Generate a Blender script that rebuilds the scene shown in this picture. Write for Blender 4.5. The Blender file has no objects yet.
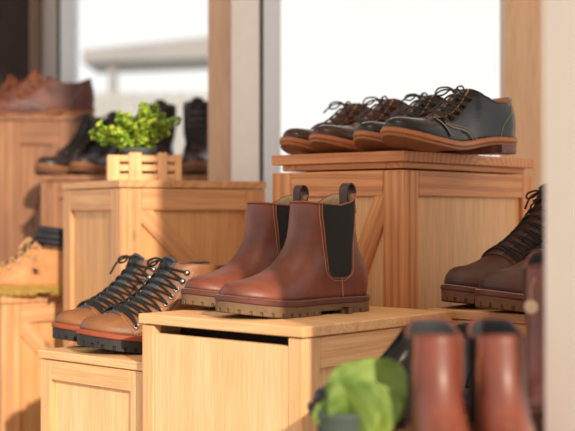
import bpy, bmesh, math, random
import numpy as np
from mathutils import Vector, Matrix
PI = math.pi
rnd = random.Random(7)
SC = bpy.context.scene
COL = SC.collection
F, CX, HY, EYE = 1220.0, 287.5, 212.0, 0.60

def P(px, py, Y):
    """point of the place seen at pixel (px, py) at distance Y"""
    return Vector(((px - CX) / F * Y, Y, EYE + (HY - py) / F * Y))

# ------------------------------------------------------------------ materials
def new_mat(name):
    m = bpy.data.materials.new(name); m.use_nodes = True
    nt = m.node_tree; b = nt.nodes['Principled BSDF']
    return m, nt, b

def srgb(r, g, b):
    def c(v):
        v /= 255.0
        return v / 12.92 if v <= .04045 else ((v + .055) / 1.055) ** 2.4
    return (c(r), c(g), c(b), 1)

def ramp(nt, stops):
    n = nt.nodes.new('ShaderNodeValToRGB'); e = n.color_ramp.elements
    while len(e) < len(stops): e.new(.5)
    for k, (p, c) in enumerate(stops): e[k].position = p; e[k].color = c
    return n

def mix(nt, fac, a, b, mode='MIX'):
    n = nt.nodes.new('ShaderNodeMix'); n.data_type = 'RGBA'; n.blend_type = mode
    L = nt.links
    for s, v in ((0, fac), (6, a), (7, b)):
        if isinstance(v, (tuple, float, int)): n.inputs[s].default_value = v
        else: L.new(v, n.inputs[s])
    return n.outputs[2]

def wood(name, light, dark, line, rough=.5, ring=26., knots=.5, lw=.75):
    m, nt, b = new_mat(name); L = nt.links
    at = nt.nodes.new('ShaderNodeAttribute'); at.attribute_name = 'gp'
    def mapped(s):
        mp = nt.nodes.new('ShaderNodeMapping'); mp.inputs['Scale'].default_value = s
        L.new(at.outputs['Vector'], mp.inputs['Vector']); return mp.outputs[0]
    w = nt.nodes.new('ShaderNodeTexWave'); w.wave_type = 'RINGS'; w.rings_direction = 'X'
    w.inputs['Scale'].default_value = ring; w.inputs['Distortion'].default_value = 3.2
    w.inputs['Detail'].default_value = 3; w.inputs['Detail Scale'].default_value = .55
    L.new(mapped((.18, 1, 1)), w.inputs['Vector'])
    r1 = ramp(nt, [(0, (0, 0, 0, 1)), (.62, (.25, .25, .25, 1)), (.93, (1, 1, 1, 1)), (1, (.5, .5, .5, 1))])
    L.new(w.outputs[0], r1.inputs[0])
    n1 = nt.nodes.new('ShaderNodeTexNoise'); n1.inputs['Scale'].default_value = 1; n1.inputs['Detail'].default_value = 5
    L.new(mapped((14, 420, 420)), n1.inputs['Vector'])
    n2 = nt.nodes.new('ShaderNodeTexNoise'); n2.inputs['Scale'].default_value = 1; n2.inputs['Detail'].default_value = 3
    L.new(mapped((5, 26, 26)), n2.inputs['Vector'])
    r2 = ramp(nt, [(.3, (0, 0, 0, 1)), (.72, (1, 1, 1, 1))]); L.new(n2.outputs[0], r2.inputs[0])
    c = mix(nt, r2.outputs[0], light, dark)
    mm = nt.nodes.new('ShaderNodeMath'); mm.operation = 'MULTIPLY'; mm.inputs[1].default_value = lw
    L.new(r1.outputs[0], mm.inputs[0])
    c = mix(nt, mm.outputs[0], c, line)
    r3 = ramp(nt, [(.35, (.80, .76, .70, 1)), (.6, (1.05, 1.04, 1.03, 1))]); L.new(n1.outputs[0], r3.inputs[0])
    c = mix(nt, .8, c, r3.outputs[0], 'MULTIPLY')
    # knots: sparse dark discs
    v = nt.nodes.new('ShaderNodeTexVoronoi'); v.inputs['Scale'].default_value = 1
    L.new(mapped((7, 13, 13)), v.inputs['Vector'])
    r4 = ramp(nt, [(.035, (1, 1, 1, 1)), (.12, (0, 0, 0, 1))]); L.new(v.outputs['Distance'], r4.inputs[0])
    k = nt.nodes.new('ShaderNodeMath'); k.operation = 'MULTIPLY'; k.inputs[1].default_value = knots
    L.new(r4.outputs[0], k.inputs[0])
    c = mix(nt, k.outputs[0], c, srgb(96, 52, 26))
    L.new(c, b.inputs['Base Color'])
    b.inputs['Roughness'].default_value = rough
    bp = nt.nodes.new('ShaderNodeBump'); bp.inputs['Strength'].default_value = .15; bp.inputs['Distance'].default_value = .001
    L.new(n1.outputs[0], bp.inputs['Height']); L.new(bp.outputs[0], b.inputs['Normal'])
    return m

def leather(name, c1, c2, rough=.4, coat=0., mott=22., bump=.25, spec=.5):
    m, nt, b = new_mat(name); L = nt.links
    tc = nt.nodes.new('ShaderNodeTexCoord')
    n = nt.nodes.new('ShaderNodeTexNoise'); n.inputs['Scale'].default_value = mott; n.inputs['Detail'].default_value = 6
    n.inputs['Roughness'].default_value = .62
    L.new(tc.outputs['Object'], n.inputs['Vector'])
    r = ramp(nt, [(.34, c1), (.68, c2)]); L.new(n.outputs[0], r.inputs[0]); L.new(r.outputs[0], b.inputs['Base Color'])
    b.inputs['Roughness'].default_value = rough
    b.inputs['Specular IOR Level'].default_value = spec
    b.inputs['Coat Weight'].default_value = coat; b.inputs['Coat Roughness'].default_value = .16
    n2 = nt.nodes.new('ShaderNodeTexNoise'); n2.inputs['Scale'].default_value = 700; n2.inputs['Detail'].default_value = 3
    L.new(tc.outputs['Object'], n2.inputs['Vector'])
    bp = nt.nodes.new('ShaderNodeBump'); bp.inputs['Strength'].default_value = bump; bp.inputs['Distance'].default_value = .0006
    L.new(n2.outputs[0], bp.inputs['Height']); L.new(bp.outputs[0], b.inputs['Normal'])
    return m

def plain(name, c, rough=.6, metal=0., noise=0., scale=40.):
    m, nt, b = new_mat(name); L = nt.links
    tc = nt.nodes.new('ShaderNodeTexCoord')
    n = nt.nodes.new('ShaderNodeTexNoise'); n.inputs['Scale'].default_value = scale; n.inputs['Detail'].default_value = 4
    L.new(tc.outputs['Object'], n.inputs['Vector'])
    k = 1 - noise
    r = ramp(nt, [(.3, (c[0] * k, c[1] * k, c[2] * k, 1)), (.7, (min(1, c[0] * (1 + noise)), min(1, c[1] * (1 + noise)), min(1, c[2] * (1 + noise)), 1))])
    L.new(n.outputs[0], r.inputs[0]); L.new(r.outputs[0], b.inputs['Base Color'])
    b.inputs['Roughness'].default_value = rough; b.inputs['Metallic'].default_value = metal
    return m

def elastic(name):
    m, nt, b = new_mat(name); L = nt.links
    tc = nt.nodes.new('ShaderNodeTexCoord')
    w = nt.nodes.new('ShaderNodeTexWave'); w.bands_direction = 'X'; w.inputs['Scale'].default_value = 260
    L.new(tc.outputs['Object'], w.inputs['Vector'])
    r = ramp(nt, [(0, srgb(16, 15, 15)), (1, srgb(36, 34, 33))]); L.new(w.outputs[0], r.inputs[0])
    L.new(r.outputs[0], b.inputs['Base Color']); b.inputs['Roughness'].default_value = .85
    bp = nt.nodes.new('ShaderNodeBump'); bp.inputs['Strength'].default_value = .4; bp.inputs['Distance'].default_value = .0008
    L.new(w.outputs[0], bp.inputs['Height']); L.new(bp.outputs[0], b.inputs['Normal'])
    return m

M = {}
M['pine_pale'] = wood('pine_pale', srgb(240, 194, 144), srgb(230, 176, 120), srgb(216, 154, 98), ring=16, knots=.35, lw=.4)
M['pine_pale_panel'] = wood('pine_pale_panel', srgb(244, 204, 156), srgb(238, 192, 138), srgb(228, 176, 122), ring=9, knots=0, lw=.3)
M['pine_orange'] = wood('pine_orange', srgb(228, 158, 98), srgb(216, 142, 82), srgb(184, 104, 54), ring=24, knots=.25, lw=.8)
M['pine_orange_panel'] = wood('pine_orange_panel', srgb(240, 190, 134), srgb(232, 178, 120), srgb(220, 160, 100), ring=9, knots=0, lw=.35)
M['pine_aged'] = wood('pine_aged', srgb(226, 174, 126), srgb(210, 154, 106), srgb(180, 124, 82), ring=20, knots=.7, lw=.55)
M['pine_aged_panel'] = wood('pine_aged_panel', srgb(222, 170, 116), srgb(212, 156, 102), srgb(192, 136, 86), ring=9, knots=.3, lw=.4)
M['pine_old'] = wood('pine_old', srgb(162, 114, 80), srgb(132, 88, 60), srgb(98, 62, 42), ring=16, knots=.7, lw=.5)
M['shade_inside'] = plain('shade_inside', srgb(40, 26, 16), .9)
M['board_blond'] = wood('board_blond', srgb(226, 190, 156), srgb(220, 182, 146), srgb(208, 168, 132), ring=8, knots=0, lw=.3)
M['board_tan'] = wood('board_tan', srgb(206, 172, 146), srgb(198, 162, 136), srgb(186, 148, 120), ring=8, knots=0, lw=.3)
M['board_brown'] = wood('board_brown', srgb(118, 92, 72), srgb(102, 78, 60), srgb(86, 64, 48), ring=12, knots=0, lw=.4)
M['white_paint'] = plain('white_paint', srgb(236, 230, 224), .5, noise=.02)
M['cream_paint'] = plain('cream_paint', srgb(246, 230, 212), .5, noise=.02)
M['cool_paint'] = plain('cool_paint', srgb(214, 220, 226), .4, noise=.02)
M['grey_paint'] = plain('grey_paint', srgb(168, 160, 154), .5, noise=.03)
M['gasket'] = plain('gasket', srgb(34, 42, 38), .6)
M['dark_wall'] = plain('dark_wall', srgb(46, 32, 28), .85, noise=.25, scale=24)
M['floor'] = plain('floor_concrete', srgb(150, 128, 108), .8, noise=.08, scale=6)
M['outside_ground'] = plain('outside_ground', srgb(190, 186, 180), .9, noise=.05, scale=2)

M['chelsea'] = leather('chestnut_pullup', srgb(90, 43, 29), srgb(130, 66, 44), .44, 0, 16)
M['chelsea_edge'] = leather('chestnut_edge', srgb(140, 74, 50), srgb(160, 90, 62), .5, 0, 30)
M['tan'] = leather('tan_oiled', srgb(116, 72, 42), srgb(148, 96, 56), .5, 0, 20)
M['tan_toe'] = leather('tan_toe', srgb(158, 98, 56), srgb(180, 116, 68), .42, 0, 20)
M['work'] = leather('chocolate_oiled', srgb(62, 32, 24), srgb(84, 46, 34), .5, 0, 18)
M['derby_black'] = leather('black_calf', srgb(22, 18, 17), srgb(34, 28, 26), .27, .1, 10, .1, .35)
M['derby_brown'] = leather('oxblood_calf', srgb(56, 28, 23), srgb(74, 40, 31), .27, .1, 10, .1, .35)
M['cordovan'] = leather('red_brown_calf', srgb(76, 40, 34), srgb(102, 56, 46), .58, .0, 14)
M['dark_brown'] = leather('dark_brown_calf', srgb(44, 26, 22), srgb(68, 42, 35), .34, .15, 14)
M['near_black'] = leather('near_black_calf', srgb(24, 17, 15), srgb(38, 27, 23), .34, .15, 14)
M['camel'] = leather('camel_nubuck', srgb(176, 118, 66), srgb(202, 142, 86), .6, 0, 24)
M['cognac'] = leather('cognac_leather', srgb(104, 50, 36), srgb(132, 68, 48), .42, .05, 14)
M['black_gloss'] = leather('black_patent', srgb(8, 8, 9), srgb(14, 14, 15), .2, .1, 10, .05, .35)
M['lining'] = plain('canvas_lining', srgb(176, 150, 112), .9, noise=.16, scale=160)
M['lining_dark'] = plain('dark_lining', srgb(52, 50, 52), .85, noise=.1)
M['lining_grey'] = plain('grey_padding', srgb(66, 66, 72), .7, noise=.1)
M['lining_tan'] = plain('tan_lining', srgb(186, 128, 76), .7, noise=.1)
M['lining_blackpad'] = plain('black_padding', srgb(26, 26, 32), .6, noise=.1)
M['gore'] = elastic('elastic_gore')
M['stitch'] = plain('stitch_thread', srgb(196, 140, 104), .8)
M['stitch_pale'] = plain('pale_stitch_thread', srgb(212, 190, 160), .8)
M['stitch_dark'] = plain('dark_stitch', srgb(142, 132, 122), .6)  # grey lightened to imitate the highlight along the derby piping
M['lace_black'] = plain('black_lace', srgb(22, 21, 22), .8, noise=.2, scale=500)
M['lace_brown'] = plain('brown_lace', srgb(74, 46, 32), .75, noise=.25, scale=500)
M['lace_darkbrown'] = plain('dark_brown_lace', srgb(58, 44, 36), .75, noise=.25, scale=500)
M['lace_rust'] = plain('rust_lace', srgb(150, 78, 34), .8, noise=.2, scale=500)
M['lace_tan'] = plain('tan_lace', srgb(206, 166, 116), .8, noise=.2, scale=500)
M['metal'] = plain('eyelet_nickel', srgb(158, 154, 150), .34, 1.)
M['metal_dark'] = plain('eyelet_gunmetal', srgb(110, 108, 108), .3, 1.)
M['crepe'] = plain('tan_rubber_sole', srgb(114, 88, 62), .75, noise=.12, scale=70)
M['crepe_dark'] = plain('brown_rubber_sole', srgb(104, 66, 40), .75, noise=.12, scale=70)
M['welt_red'] = plain('red_brown_welt', srgb(92, 44, 32), .5, noise=.15, scale=60)
M['welt_rust'] = plain('rust_midsole', srgb(150, 70, 44), .6, noise=.1, scale=60)
M['rubber'] = plain('black_rubber', srgb(36, 34, 34), .6, noise=.12, scale=70)
M['sole_leather'] = plain('natural_leather_sole', srgb(176, 106, 62), .45, noise=.14, scale=60)
M['sole_under'] = plain('dark_outsole', srgb(150, 96, 60), .6, noise=.1, scale=60)
M['heel_stack'] = plain('stacked_heel', srgb(120, 74, 60), .5, noise=.25, scale=90)
M['sole_olive'] = plain('olive_yellow_sole', srgb(156, 124, 44), .6, noise=.14, scale=60)

def leafmat(name, c1, c2, rough=.45, sc=60):
    m, nt, b = new_mat(name); L = nt.links
    tc = nt.nodes.new('ShaderNodeTexCoord')
    n = nt.nodes.new('ShaderNodeTexNoise'); n.inputs['Scale'].default_value = sc; n.inputs['Detail'].default_value = 3
    L.new(tc.outputs['Object'], n.inputs['Vector'])
    r = ramp(nt, [(.35, c1), (.65, c2)]); L.new(n.outputs[0], r.inputs[0]); L.new(r.outputs[0], b.inputs['Base Color'])
    b.inputs['Roughness'].default_value = rough
    b.inputs['Subsurface Weight'].default_value = .15; b.inputs['Subsurface Radius'].default_value = (.004, .006, .002)
    return m
M['leaf'] = leafmat('bright_leaf', srgb(112, 158, 36), srgb(196, 214, 66))
M['leaf_broad'] = leafmat('broad_leaf', srgb(88, 116, 40), srgb(134, 154, 62), .6, 14)
M['stem'] = plain('green_stem', srgb(88, 112, 44), .7)
M['pot'] = plain('grey_pot', srgb(70, 82, 74), .7)
M['soil'] = plain('soil', srgb(50, 36, 26), .95, noise=.3, scale=120)

def glassmat():
    m = bpy.data.materials.new('clear_window_glass'); m.use_nodes = True; nt = m.node_tree
    b = nt.nodes['Principled BSDF']; out = nt.nodes['Material Output']
    tr = nt.nodes.new('ShaderNodeBsdfTransparent'); tr.inputs[0].default_value = (.96, .97, .97, 1)
    gl = nt.nodes.new('ShaderNodeBsdfGlossy'); gl.inputs['Roughness'].default_value = .02
    fr = nt.nodes.new('ShaderNodeFresnel'); fr.inputs[0].default_value = 1.35
    mx = nt.nodes.new('ShaderNodeMixShader'); L = nt.links
    L.new(fr.outputs[0], mx.inputs[0]); L.new(tr.outputs[0], mx.inputs[1]); L.new(gl.outputs[0], mx.inputs[2])
    L.new(mx.outputs[0], out.inputs[0]); nt.nodes.remove(b)
    return m
M['glass'] = glassmat()

# ------------------------------------------------------------------ objects
def link(name, me, parent=None, loc=None):
    o = bpy.data.objects.new(name, me); COL.objects.link(o)
    if parent is not None: o.parent = parent
    if loc is not None: o.location = loc
    return o

def empty(name, loc=(0, 0, 0), rz=0, label=None, cat=None, group=None, scale=1):
    o = bpy.data.objects.new(name, None); COL.objects.link(o)
    o.location = loc; o.rotation_euler = (0, 0, rz); o.scale = (scale,) * 3; o.empty_display_size = .02
    tag(o, label, cat, group); return o

def tag(o, label=None, cat=None, group=None, kind=None):
    if label: o['label'] = label
    if cat: o['category'] = cat
    if group: o['group'] = group
    if kind: o['kind'] = kind
    return o

def mesh(name, V, Fc, mats, parent=None, smooth=True, mi=None, angle=None):
    me = bpy.data.meshes.new(name); me.from_pydata([tuple(map(float, v)) for v in V], [], Fc)
    for m in (mats if isinstance(mats, (list, tuple)) else [mats]): me.materials.append(M[m] if isinstance(m, str) else m)
    if mi is not None: me.polygons.foreach_set('material_index', mi)
    me.polygons.foreach_set('use_smooth', [smooth] * len(me.polygons))
    bm = bmesh.new(); bm.from_mesh(me); bmesh.ops.recalc_face_normals(bm, faces=bm.faces); bm.to_mesh(me); bm.free()
    if smooth and angle is not None: me.set_sharp_from_angle(angle=math.radians(angle))
    me.update()
    return link(name, me, parent)

class Boards:
    """several boards in one mesh; each board carries its own grain coordinates"""
    def __init__(s): s.V = []; s.F = []; s.G = []
    def add(s, p0, p1, grain=None, bev=.0012, rot=None, taper=None):
        p0 = np.array(p0, float); p1 = np.array(p1, float); d = p1 - p0
        g = int(np.argmax(np.abs(d))) if grain is None else grain
        bm = bmesh.new(); bmesh.ops.create_cube(bm, size=1)
        for v in bm.verts: v.co = Vector([(v.co[k]) * abs(d[k]) for k in range(3)])
        b = min(bev, abs(d).min() * .3)
        bmesh.ops.bevel(bm, geom=bm.edges[:], offset=b, segments=1, profile=.5, affect='EDGES')
        off = np.array([rnd.uniform(0, 9), rnd.uniform(.015, .07) * rnd.choice((-1, 1)), rnd.uniform(.01, .06)])
        c = (p0 + p1) / 2; n0 = len(s.V)
        order = [g] + [k for k in range(3) if k != g]
        for v in bm.verts:
            co = np.array(v.co); s.G.append(tuple(co[order] + off))
            w = Vector(co)
            if rot is not None: w = rot @ w
            s.V.append(tuple(np.array(w) + c))
        bm.verts.ensure_lookup_table()
        for f in bm.faces: s.F.append([n0 + v.index for v in f.verts])
        bm.free(); return s
    def build(s, name, mat, parent=None):
        o = mesh(name, s.V, s.F, mat, parent, smooth=False)
        a = o.data.attributes.new('gp', 'FLOAT_VECTOR', 'POINT')
        a.data.foreach_set('vector', np.array(s.G, 'f').ravel())
        return o

def boxes(name, lst, mat, parent=None, bev=.002):
    B = Boards()
    for a, b in lst: B.add(a, b, bev=bev)
    return B.build(name, mat, parent)

def tube(pts, r, n=6, cap=True):
    """returns V, F of a tube along pts"""
    pts = [Vector(p) for p in pts]; V = []; Fc = []; up = None
    for i, p in enumerate(pts):
        t = (pts[min(i + 1, len(pts) - 1)] - pts[max(i - 1, 0)])
        t = t.normalized() if t.length > 1e-9 else Vector((0, 0, 1))
        if up is None: up = t.orthogonal().normalized()
        up = (up - t * up.dot(t)); up = up.normalized() if up.length > 1e-6 else t.orthogonal().normalized()
        s = t.cross(up); rr = r[i] if isinstance(r, (list, tuple)) else r
        for k in range(n):
            a = 2 * PI * k / n; V.append(p + (up * math.cos(a) + s * math.sin(a)) * rr)
    for i in range(len(pts) - 1):
        for k in range(n):
            Fc.append([i * n + k, i * n + (k + 1) % n, (i + 1) * n + (k + 1) % n, (i + 1) * n + k])
    if cap:
        Fc.append(list(range(n))[::-1]); Fc.append([(len(pts) - 1) * n + k for k in range(n)])
    return V, Fc

class Acc:
    def __init__(s): s.V = []; s.F = []
    def add(s, VF):
        n = len(s.V); s.V += list(VF[0]); s.F += [[i + n for i in f] for f in VF[1]]; return s
    def build(s, name, mat, parent=None, **k): return mesh(name, s.V, s.F, mat, parent, **k)

def catmull(pts, n=8):
    pts = [np.array(p, float) for p in pts]; out = []
    ex = [2 * pts[0] - pts[1]] + pts + [2 * pts[-1] - pts[-2]]
    for i in range(1, len(ex) - 2):
        p0, p1, p2, p3 = ex[i - 1:i + 3]
        for k in range(n):
            t = k / n
            out.append(.5 * ((2 * p1) + (-p0 + p2) * t + (2 * p0 - 5 * p1 + 4 * p2 - p3) * t * t + (-p0 + 3 * p1 - 3 * p2 + p3) * t ** 3))
    out.append(pts[-1]); return np.array(out)

def sst(a, b, x):
    t = min(1, max(0, (x - a) / (b - a))); return t * t * (3 - 2 * t)

# ------------------------------------------------------------------ footwear
class Last:
    """A shoe last. x: heel 0 .. toe L, y: sideways, z: up from the top of the sole."""
    def __init__(s, L, prof, back, hw, collar=None, xth=None, foot=(.033, .031, .049), side=1, spring=.012, k0=.045, k1=.09, sole=.03, bow=.006, toe_e=2.3, n=2.3, m=2.0):
        s.L, s.side, s.spring, s.sole, s.k0, s.k1, s.bow = L, side, spring, sole, k0, k1, bow
        s.toe_e, s.n, s.m = toe_e, n, m
        c = catmull(prof, 10); s.curve = c
        z = np.maximum.accumulate(c[:, 1] + np.arange(len(c)) * 1e-7); x = np.minimum.accumulate(c[:, 0] - np.arange(len(c)) * 1e-7)
        s.pz, s.px = z, x; s.ztop = z[-1]; s.xtop = x[-1]
        s.arc = np.concatenate([[0], np.cumsum(np.hypot(np.diff(x), np.diff(z)))])
        s.bz = [b[0] for b in back]; s.bx = [b[1] for b in back]
        s.hz = [h[0] for h in hw]; s.hw = [h[1] for h in hw]
        s.collar, s.xth = collar, xth
        h, w, b = foot
        fp = catmull([(0, h), (.10 * L, h * 1.03), (.36 * L, w), (.55 * L, (w + b) * .53), (.71 * L, b), (.86 * L, b * .95), (L, b * .80)], 8)
        s.fx, s.fy = fp[:, 0], fp[:, 1]
    def xf(s, z): return float(np.interp(z, s.pz, s.px))
    def xb(s, z): return float(np.interp(z, s.bz, s.bx))
    def H(s, x):
        if x <= s.xtop: return 9.
        return float(np.interp(-x, -s.px, s.pz))
    def plan(s, x):
        w = float(np.interp(x, s.fx, s.fy)); xc = .74 * s.L
        if x > xc: w *= max(0, 1 - ((x - xc) / (s.L - xc)) ** s.toe_e) ** .5
        return w
    def w(s, x, z):
        xb, xf = s.xb(z), s.xf(z)
        if x >= xf or x <= xb: return 0.
        d = x - xb; r = .036
        hr = math.sqrt(max(0, 1 - (1 - d / r) ** 2)) if d < r else 1
        A = max(0, 1 - (z / max(1e-5, s.H(x))) ** s.n) ** (1 / s.m)
        wf = s.plan(x) * A * hr
        u = (x - xb) / (xf - xb)
        ws = float(np.interp(z, s.hz, s.hw)) * max(0, 1 - abs(2 * u - 1) ** 2.8) ** .5
        k = sst(s.k0, s.k1, z)
        return wf * (1 - k) + ws * k
    def yc(s, x): return s.side * s.bow * ((x / s.L) ** 2 * 1.6 - .5 * (x / s.L))
    def bend(s, v):
        x, y, z = v; x0 = .62 * s.L
        d = s.spring * max(0, (x - x0) / (s.L - x0)) ** 1.8
        return Vector((x, y + s.yc(min(x, s.L)), z + d + s.sole))
    def surf(s, x, z, side, off=0.):
        e = .0006; w = s.w(x, z)
        gx = (s.w(x + e, z) - s.w(x - e, z)) / (2 * e); gz = (s.w(x, z + e) - s.w(x, z - e)) / (2 * e)
        n = Vector((-gx, side, -gz)).normalized()
        return s.bend(Vector((x, side * w, z)) + n * off)
    def at(s, p, q):
        """point of the side view: p = arclength fraction along the front profile, q = depth behind it"""
        a = p * s.arc[-1]
        x = float(np.interp(a, s.arc, s.px)); z = float(np.interp(a, s.arc, s.pz))
        x2 = float(np.interp(a + .003, s.arc, s.px)); z2 = float(np.interp(a + .003, s.arc, s.pz))
        x1 = float(np.interp(a - .003, s.arc, s.px)); z1 = float(np.interp(a - .003, s.arc, s.pz))
        tx, tz = x2 - x1, z2 - z1; l = math.hypot(tx, tz) or 1
        nx, nz = -tz / l, tx / l       # inward (heel-down)
        return x + nx * q, z + nz * q
    def top(s, p, off=0.):
        x, z = s.at(p, -off); return s.bend(Vector((x, 0, z)))
    def cz(s, x):
        """collar scale at x"""
        if not s.collar: return 1.
        if x >= s.xth: return 1.
        return float(np.interp(x, [c[0] for c in s.collar], [c[1] for c in s.collar])) / s.ztop
    def upper(s, name, mats, parent, thick=.0022, K=34, S=26):
        c = s.arc[-1]; V = []; Fc = []
        zs = []
        for k in range(K + 1):
            a = k / K * c; zs.append(float(np.interp(a, s.arc, s.pz)))
        zs = sorted(set([0.] + list(np.linspace(0, zs[-1], 12)) + zs)); N = len(zs)
        ring = 2 * S
        for z0 in zs:
            for j in range(ring):
                if j <= S: u = .5 - .5 * math.cos(PI * j / S); sd = 1
                else: u = .5 - .5 * math.cos(PI * (ring - j) / S); sd = -1
                zb = z0 * s.cz(s.xb(z0)); xb = s.xb(zb); x = xb + (s.xf(z0) - xb) * u
                z = z0 * s.cz(x)
                y = 0 if u in (0, 1) or j in (0, S) else sd * s.w(x, z)
                V.append(s.bend((x, y, z)))
        for i in range(N - 1):
            for j in range(ring):
                a, b = i * ring + j, i * ring + (j + 1) % ring
                Fc.append([a, b, b + ring, a + ring])
        o = mesh(name, V, Fc, mats, parent)
        # make the outside face out
        so = o.modifiers.new('Thickness', 'SOLIDIFY'); so.thickness = thick; so.offset = -1
        if len(mats) > 1: so.material_offset = 1; so.material_offset_rim = 0
        return o
    def patch(s, name, mat, parent, rows, off=.0012, thick=.0012, sides=(1, -1)):
        """rows: list of rows of (x, z) side-view points (closed grid); made on both sides"""
        A = Acc()
        for sd in sides:
            V = []; Fc = []; n = len(rows[0]); m = len(rows)
            for lay in (off, off - thick - .0006):
                for r in rows:
                    for (x, z) in r: V.append(s.surf(x, z, sd, lay))
            for i in range(m - 1):
                for j in range(n - 1):
                    a = i * n + j; Fc.append([a, a + 1, a + 1 + n, a + n])
                    b = a + m * n; Fc.append([b, b + n, b + 1 + n, b + 1])
            rim = [j for j in range(n)] + [i * n + n - 1 for i in range(1, m)] + [(m - 1) * n + j for j in range(n - 2, -1, -1)] + [i * n for i in range(m - 2, 0, -1)]
            for k in range(len(rim)):
                a, b = rim[k], rim[(k + 1) % len(rim)]; Fc.append([a, b, b + m * n, a + m * n])
            A.add((V, Fc))
        return A.build(name, mat, parent, angle=50)
    def band(s, p0, p1, q0, q1, n=16, m=6, f=None):
        rows = []
        for i in range(n + 1):
            p = p0 + (p1 - p0) * i / n; a, b = (q0, q1) if f is None else f(i / n)
            rows.append([s.at(p, a + (b - a) * (j / m) ** 1.6) for j in range(m + 1)])
        return rows
    def line(s, pts, r, side, off=.0012, n=5, dense=6):
        c = catmull(pts, dense)
        return tube([s.surf(x, z, side, off) for x, z in c], r, n)
    def outline(s, margin=0., x0=None, x1=None, step=.0025):
        """sole outline (2D), resampled by arclength"""
        N = 90; pts = []
        for j in range(2 * N):
            if j <= N: u = .5 - .5 * math.cos(PI * j / N); sd = 1
            else: u = .5 - .5 * math.cos(PI * (2 * N - j) / N); sd = -1
            x = s.L * u; d = x; r = .036
            hr = math.sqrt(max(0, 1 - (1 - d / r) ** 2)) if d < r else 1
            pts.append((x, sd * s.plan(x) * hr))
        p = np.array(pts)
        t = np.roll(p, -1, 0) - np.roll(p, 1, 0); t /= np.maximum(1e-9, np.hypot(t[:, 0], t[:, 1]))[:, None]
        nrm = np.stack([-t[:, 1], t[:, 0]], 1)
        if (nrm[5] * (p[5] - p.mean(0))).sum() < 0: nrm = -nrm
        p = p + nrm * margin
        if x0 is not None or x1 is not None:
            p = np.array([[min(max(q[0], x0 if x0 is not None else -9), x1 if x1 is not None else 9), q[1]] for q in p])
        q = np.vstack([p, p[:1]]); seg = np.hypot(*np.diff(q, axis=0).T); ar = np.concatenate([[0], np.cumsum(seg)])
        n = int(ar[-1] / step); a = np.linspace(0, ar[-1], n, endpoint=False)
        return np.stack([np.interp(a, ar, q[:, 0]), np.interp(a, ar, q[:, 1])], 1)
    def slab(s, name, mat, parent, margin, z0, z1, x0=None, x1=None, notch=None, bev=.001, step=.0025, thin=None):
        """layer of the sole between heights z0 < z1; notch = (spacing, gap, depth)"""
        p = s.outline(margin, x0, x1, step); n = len(p); c = p.mean(0)
        t = np.roll(p, -1, 0) - np.roll(p, 1, 0); t /= np.maximum(1e-9, np.hypot(t[:, 0], t[:, 1]))[:, None]
        nr = np.stack([-t[:, 1], t[:, 0]], 1)
        if sum((nr * (p - c)).sum(1)) < 0: nr = -nr
        d = np.zeros(n)
        if notch:
            for k in range(n):
                if (k * step) % notch[0] < notch[1]: d[k] = notch[2]
        V = []
        for zz, ins in ((z0, bev), (z0 + bev, 0), (z1 - bev, 0), (z1, bev)):
            for k in range(n):
                q = p[k] - nr[k] * (ins + d[k])
                z = zz
                if thin: z = zz + thin(q[0], zz)
                V.append(s.bend((q[0], q[1], z)))
        Fc = []
        for i in range(3):
            for k in range(n): Fc.append([i * n + k, i * n + (k + 1) % n, (i + 1) * n + (k + 1) % n, (i + 1) * n + k])
        # caps as strips across (keeps the toe bend)
        for i in (0, 3):
            ctr = len(V)
            for k in range(n):
                q = V[i * n + k]; V.append(Vector((q.x, s.yc(min(max(q.x, 0), s.L)) , q.z)))
            for k in range(n): Fc.append([i * n + k, i * n + (k + 1) % n, ctr + (k + 1) % n, ctr + k])
        return mesh(name, V, Fc, mat, parent, smooth=True, angle=35)
    def welt_stitch(s, name, mat, parent, margin, z, gap=.004, r=.0006, x0=None):
        p = s.outline(margin, None, None, gap); A = Acc()
        for k in range(0, len(p)):
            a = p[k]; b = a + (p[(k + 1) % len(p)] - a) * .6
            if x0 and a[0] < x0: continue
            A.add(tube([s.bend((a[0], a[1], z)), s.bend((b[0], b[1], z))], r, 4))
        return A.build(name, mat, parent)

def ring(c, n, r, t, seg=12, k=5):
    """small torus (eyelet)"""
    n = n.normalized(); a = n.orthogonal().normalized(); b = n.cross(a); V = []; Fc = []
    for i in range(seg):
        th = 2 * PI * i / seg; d = a * math.cos(th) + b * math.sin(th)
        for j in range(k):
            ph = 2 * PI * j / k; V.append(c + d * (r + t * math.cos(ph)) + n * t * math.sin(ph))
    for i in range(seg):
        for j in range(k):
            Fc.append([i * k + j, ((i + 1) % seg) * k + j, ((i + 1) % seg) * k + (j + 1) % k, i * k + (j + 1) % k])
    return V, Fc

def dome(c, n, r, h, seg=12):
    n = n.normalized(); a = n.orthogonal().normalized(); b = n.cross(a); V = []; Fc = []
    for i in range(4):
        ph = PI / 2 * i / 4
        for k in range(seg):
            th = 2 * PI * k / seg; V.append(c + (a * math.cos(th) + b * math.sin(th)) * r * math.cos(ph) + n * h * math.sin(ph))
    V.append(c + n * h)
    for i in range(3):
        for k in range(seg): Fc.append([i * seg + k, i * seg + (k + 1) % seg, (i + 1) * seg + (k + 1) % seg, (i + 1) * seg + k])
    for k in range(seg): Fc.append([3 * seg + k, 3 * seg + (k + 1) % seg, 4 * seg])
    return V, Fc

def snormal(l, x, z, sd):
    return (l.surf(x, z, sd, .002) - l.surf(x, z, sd, 0)).normalized()

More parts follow.
